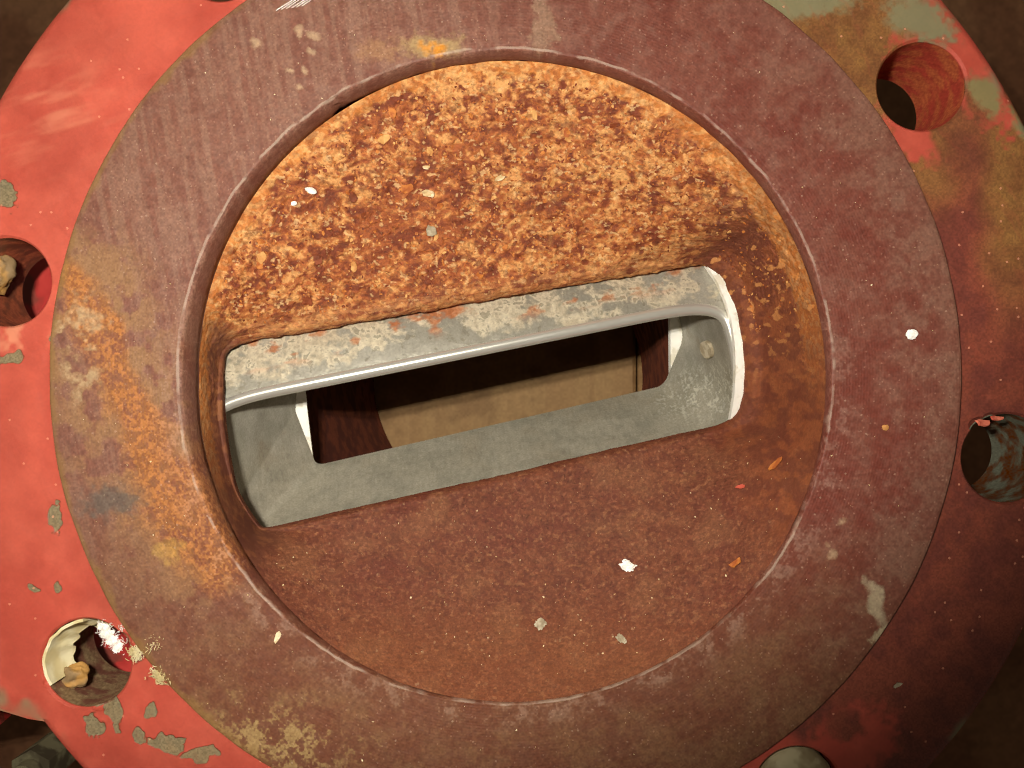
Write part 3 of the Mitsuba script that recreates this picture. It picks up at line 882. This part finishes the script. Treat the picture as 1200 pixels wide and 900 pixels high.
UP = np.array([0, 0, 1.0])
c, n_ = on_throat(735, 663)
thing("white_scrap", join([lumpy(c + n_ * 0.0006, n_, 0.0022, 1, 0.45, 0.7, -0.4, 2.2, 0.8), lumpy(c + n_ * 0.0006 + [0.0021, -0.0006, -0.0003], n_, 0.0014, 2, 0.5, 0.8, 0.3, 2.2, 0.8)]), "white_scrap", "small bright white scrap lying in the lower part of the rusty mouth", "scrap")
c, n_ = on_throat(365, 223)
thing("white_scrap", lumpy(c + n_ * 0.0006, n_, 0.0019, 3, 0.5, 0.6, -0.2, 1.2, 0.3), "white_scrap", "oblong white crumb on the orange rust at upper left of the mouth", "scrap", 40)
c, n_ = on_throat(345, 238)
thing("white_scrap", lumpy(c + n_ * 0.0004, n_, 0.0010, 4, 0.5, 0.7, 0.5, 1.2, 0.3), "white_scrap", "tiny pale crumb just below left of the oblong white crumb", "scrap", 40)
c, n_ = on_throat(505, 270)
thing("pale_flake", flake(c + n_ * 0.0004, n_, 0.0024, 0.0002, 61, 0.8, 0.2, 0.1), "grey_scrap", "round grey white flake in the middle of the orange rust above the slot", "flake")
c, n_ = on_throat(503, 226)
thing("pale_flake", flake(c + n_ * 0.0004, n_, 0.0026, 0.0002, 62, 0.55, 0.1, 0.1), "flake_pale", "pale oval flake above the round grey white flake", "flake")
c, n_ = on_throat(450, 163)
thing("pale_flake", flake(c + n_ * 0.0006, n_, 0.0030, 0.0002, 63, 0.5, 0.7, 0.15), "flake_tan", "long cream coloured flake slanting on the orange rust near the mouth's upper left", "flake")
c, n_ = on_throat(586, 208)
thing("pale_flake", flake(c + n_ * 0.0004, n_, 0.0019, 0.0002, 64, 0.5, 0.6, 0.1), "flake_pale", "small whitish flake right of the pale oval flake in the orange rust", "flake")
c, n_ = on_throat(500, 196)
thing("pale_flake", flake(c + n_ * 0.0004, n_, 0.0014, 0.0002, 65, 0.5, 0.2, 0.1), "flake_pale", "tiny white flake nearest above the pale oval flake", "flake")
thing("paint_chip", lumpy(at(1068, 392, 0.0) + UP * 0.0005, UP, 0.0017, 6, 0.4, 0.85, 0.2, 1.5, 0.4), "white_scrap", "round white chip on the right side of the brown sealing face", "chip", 40)
thing("paint_chip", lumpy(at(1037, 501, 0.0) + UP * 0.0004, UP, 0.0010, 7, 0.5, 0.85, 0.2, 1.5, 0.4), "flake_tan", "small cream dot-like chip on the sealing face below the round white chip", "chip", 40)
thing("paint_chip", flake(at(326, 746, 0.0) + UP * 0.0003, UP, 0.0021, 0.0002, 71, 0.5, 1.3, 0.1), "flake_pale", "salmon coloured pointed chip on the lower left of the sealing face", "chip")
c, n_ = on_throat(910, 545)
thing("rust_chip", flake(c + n_ * 0.0006, n_, 0.0034, 0.0002, 72, 0.35, 1.2, 0.1), "flake_orange", "slender orange chip on the right wall of the mouth, below the slot's right end", "chip")
c, n_ = on_throat(863, 660)
thing("rust_chip", flake(c + n_ * 0.0005, n_, 0.0025, 0.0002, 73, 0.5, 1.1, 0.1), "flake_orange", "orange chip low on the right of the mouth, right of the white scrap", "chip")
c, n_ = on_throat(868, 571)
thing("rust_chip", flake(c + n_ * 0.0005, n_, 0.0018, 0.0002, 74, 0.5, 0.3, 0.1), "pink_paint", "small reddish chip between the slender orange chip and the white scrap", "chip")
c, n_ = on_throat(634, 731)
thing("pale_flake", lumpy(c + n_ * 0.0003, n_, 0.0016, 8, 0.35, 0.9, 0.6, 2.5, 0.9), "grey_scrap", "ragged grey speck in the lower bowl, left below the white scrap", "flake")
c, n_ = on_throat(728, 748)
thing("pale_flake", lumpy(c + n_ * 0.0003, n_, 0.0015, 9, 0.35, 0.6, -0.5, 2.5, 0.9), "grey_scrap", "ragged tan speck in the lower bowl, straight below the white scrap", "flake")
thing("paint_chip", flake(at(755, 604 + 200, 0.0) * 0 + at(1052, 802, 0.003) + UP * 0.0003, UP, 0.0016, 0.0002, 75, 0.4, 0.8, 0.1), "grey_scrap", "narrow pale chip on the dark flange at lower right", "chip")

# brush bristles at the top edge
hair = []
for k in range(6):
    a, b = at(324 + k * 6.0, 13 - k * 1.0, 0.0), at(360 + k * 7.0, -10 - k * 1.5, 0.0)
    t = np.linspace(0, 1, 8)[:, None]
    hair.append(a + (b - a) * t + UP * (0.0004 + 0.0010 * t * (k % 3) / 2))
hm_ = trimesh.util.concatenate([tube(h_, 0.00013, 6) for h_ in hair])
thing("bristle_tuft", hm_, "white_scrap", "few pale stiff bristles lying on the sealing face at the top edge", "bristles", True)


def fluff(c, size, count, seed, flat_=0.5):
    g_ = np.random.default_rng(seed)
    out = []
    for _ in range(count):
        s = np.asarray(c) + g_.normal(0, size * 0.42, 3) * [1, 1, flat_ * 0.6] + UP * size * 0.2
        dirn = g_.normal(0, 1, 3) * [1, 1, 0.5]
        dirn /= np.linalg.norm(dirn)
        side = np.cross(dirn, g_.normal(0, 1, 3))
        L = size * g_.uniform(0.25, 0.7)
        t = np.linspace(-0.5, 0.5, 6)[:, None]
        out.append(tube(s + dirn * t * L + side * (t * t) * L * 1.6, size * 0.035, 4))
    return trimesh.util.concatenate(out)


def tuft(u, v, d, size, count, seed):
    return fluff(at(u, v, d), size, count, seed)


core = trimesh.util.concatenate([tuft(u_, v_, 0.003, sz, n_, k_) for k_, (u_, v_, sz, n_) in enumerate(((121, 733, 0.0018, 40), (126, 741, 0.0024, 60), (131, 749, 0.0022, 60), (138, 757, 0.0022, 50), (143, 736, 0.0014, 24)))])
cores = [lumpy(at(u, v, 0.003) + UP * 0.0003, UP, s_, k, 0.35, 0.7, 0.3 * k, 2.6, 1.0) for u, v, s_, k in ((121, 734, 0.0013, 21), (126, 742, 0.0017, 22), (132, 750, 0.0015, 23), (139, 758, 0.0015, 24))]
cv, cf = join([*cores, (np.array(core.vertices), np.array(core.faces))])
thing("white_fluff", (cv, cf), "white_scrap", "bright white fibrous clump on the right rim of the bolt hole at lower left", "fluff")
for (u, v, s, n_, sd, lab) in ((160, 764, 0.0028, 110, 5, "cream tuft of lint just right of the bright white fibrous clump"), (184, 753, 0.0026, 100, 6, "cream lint spot highest on the sealing face beside the lower left bolt hole"),
                                 (188, 790, 0.0030, 120, 7, "cream lint spot at the sealing face edge, lowest beside the lower left bolt hole")):
    f1 = fluff(at(u, v, 0.001), s, n_, sd, 0.25)
    thing("lint_tuft", f1, "cream_paint", lab, "lint", False)

# what sits in the bolt holes
hx, hy = HOLES[5]


def wall_sheet(a0, a1, d0, d1, inset, seed, n=24, m=8, rough=0.0010):
    """Curved strip of old paint standing off the wall of a bolt hole, ragged at its lower edge."""
    g_ = np.random.default_rng(seed)
    th = np.linspace(a0, a1, n)
    vs = []
    for side in (0, 1):
        for i, t in enumerate(th):
            low = d1 + rough * 3 * (meshkit.noise(np.array([[i * 0.6, seed, 0.3]]))[0] - 0.5) * 2
            for j in range(m):
                s = j / (m - 1)
                r = R_HOLE - inset - 0.0009 * side - 0.0030 * s * s + 0.0006 * (meshkit.noise(np.array([[i * 0.5, j * 0.6, seed]]))[0] - 0.5)
                vs.append([hx + r * math.cos(t), hy + r * math.sin(t), FZ - (d0 + (low - d0) * s)])
    vs = np.array(vs)
    fs, N = [], n * m
    for i in range(n - 1):
        for j in range(m - 1):
            a, b, c_, d_ = i * m + j, (i + 1) * m + j, (i + 1) * m + j + 1, i * m + j + 1
            fs += [(a, b, c_), (a, c_, d_), (N + a, N + c_, N + b), (N + a, N + d_, N + c_)]
    rim = [(i * m) for i in range(n)] + [((n - 1) * m + j) for j in range(1, m)] + [(i * m + m - 1) for i in range(n - 2, -1, -1)] + [j for j in range(m - 2, 0, -1)]
    for a, b in zip(rim, rim[1:] + rim[:1]):
        fs += [(a, N + a, N + b), (a, N + b, b)]
    return vs, np.array(fs)


rd = math.radians
thing("cream_paint_strip", wall_sheet(rd(95), rd(212), 0.0004, 0.011, 0.0002, 4), "cream_paint", "curled strip of cream paint lining the left side of the lower left bolt hole", "paint strip", 40)
thing("cream_paint_strip", wall_sheet(rd(66), rd(122), 0.011, 0.0165, 0.0030, 9), "cream_paint", "small tan strip deep inside the lower left bolt hole, near its top", "paint strip", 40)
thing("ochre_lump", lumpy(at(86, 792, 0.012), UP, 0.0044, 12, 0.7, 0.9, 0.3, 1.6, 0.5), "ochre_lump", "knobbly ochre lump deep in the lower left bolt hole", "lump", 40)
hx, hy = HOLES[4]
thing("ochre_lump", lumpy(at(-3, 322, 0.016), UP, 0.0056, 14, 0.8, 0.8, 1.3, 1.6, 0.55), "ochre_lump", "rough tan lump on the wall of the bolt hole at the left edge", "lump", 40)
hx, hy = HOLES[7]
dome = m3.Manifold.sphere(0.0122, 64).scale([1, 1, 0.45]).translate([hx, hy, FZ - 0.0045]) + along((hx, hy, FZ - 0.075), (hx, hy, FZ - 0.0045), 0.0118, 0.0122, 64)
dm = tm(dome.refine_to_length(0.0012))
dv = np.array(dm.vertices)
dv += (meshkit.fbm(dv * 220, 3, 4) - 0.5)[:, None] * 0.0014 * np.array(dm.vertex_normals)
thing("stud_end", (dv, np.array(dm.faces)), "shaded_cream", "round cream painted stud end filling the bolt hole at the bottom edge", "stud", True)
c0 = at(1152, 495, 0.003)
burr = [flake(at(1150, 496, 0.003) + UP * 0.0006, UP + np.array([0.2, 0.5, 0]), 0.0030, 0.0004, 81, 0.45, 0.15, 0.1), flake(at(1166, 490, 0.003) + UP * 0.0006, UP + np.array([0.1, 0.5, 0]), 0.0026, 0.0003, 82, 0.35, 0.2, 0.1)]
thing("paint_curl", join(burr), "pink_paint", "peeling pink curl of paint on the rim of the right hand bolt hole", "paint curl")

# fine grit scattered over the faces: nobody could count it
grit = []
for k in range(480):
    a = pr.uniform(0, 2 * math.pi)
    if pr.random() < 0.24:
        r = pr.uniform(0.0975, 0.133)
        c = np.array([r * math.cos(a), r * math.sin(a), H])
        nn = UP
    else:
        u, v = pr.uniform(280, 940), pr.uniform(480, 815)
        if (u - 592) ** 2 + (v - 441) ** 2 > 360 ** 2 or v < 640 - (u - 300) * 0.23:
            continue
        c, nn = on_throat(u, v)
    grit.append(flake(c + nn * 0.00008, nn, 0.00012 + 0.00036 * pr.random() ** 5, 0.0001, 5000 + k, 0.7, None, 0.3, 0.1, 5))
obj("dust_grit", join(grit), "flake_pale")
tag("dust_grit", "pale dust and grit specks scattered over the sealing face and lower bowl", "dust", kind="stuff")
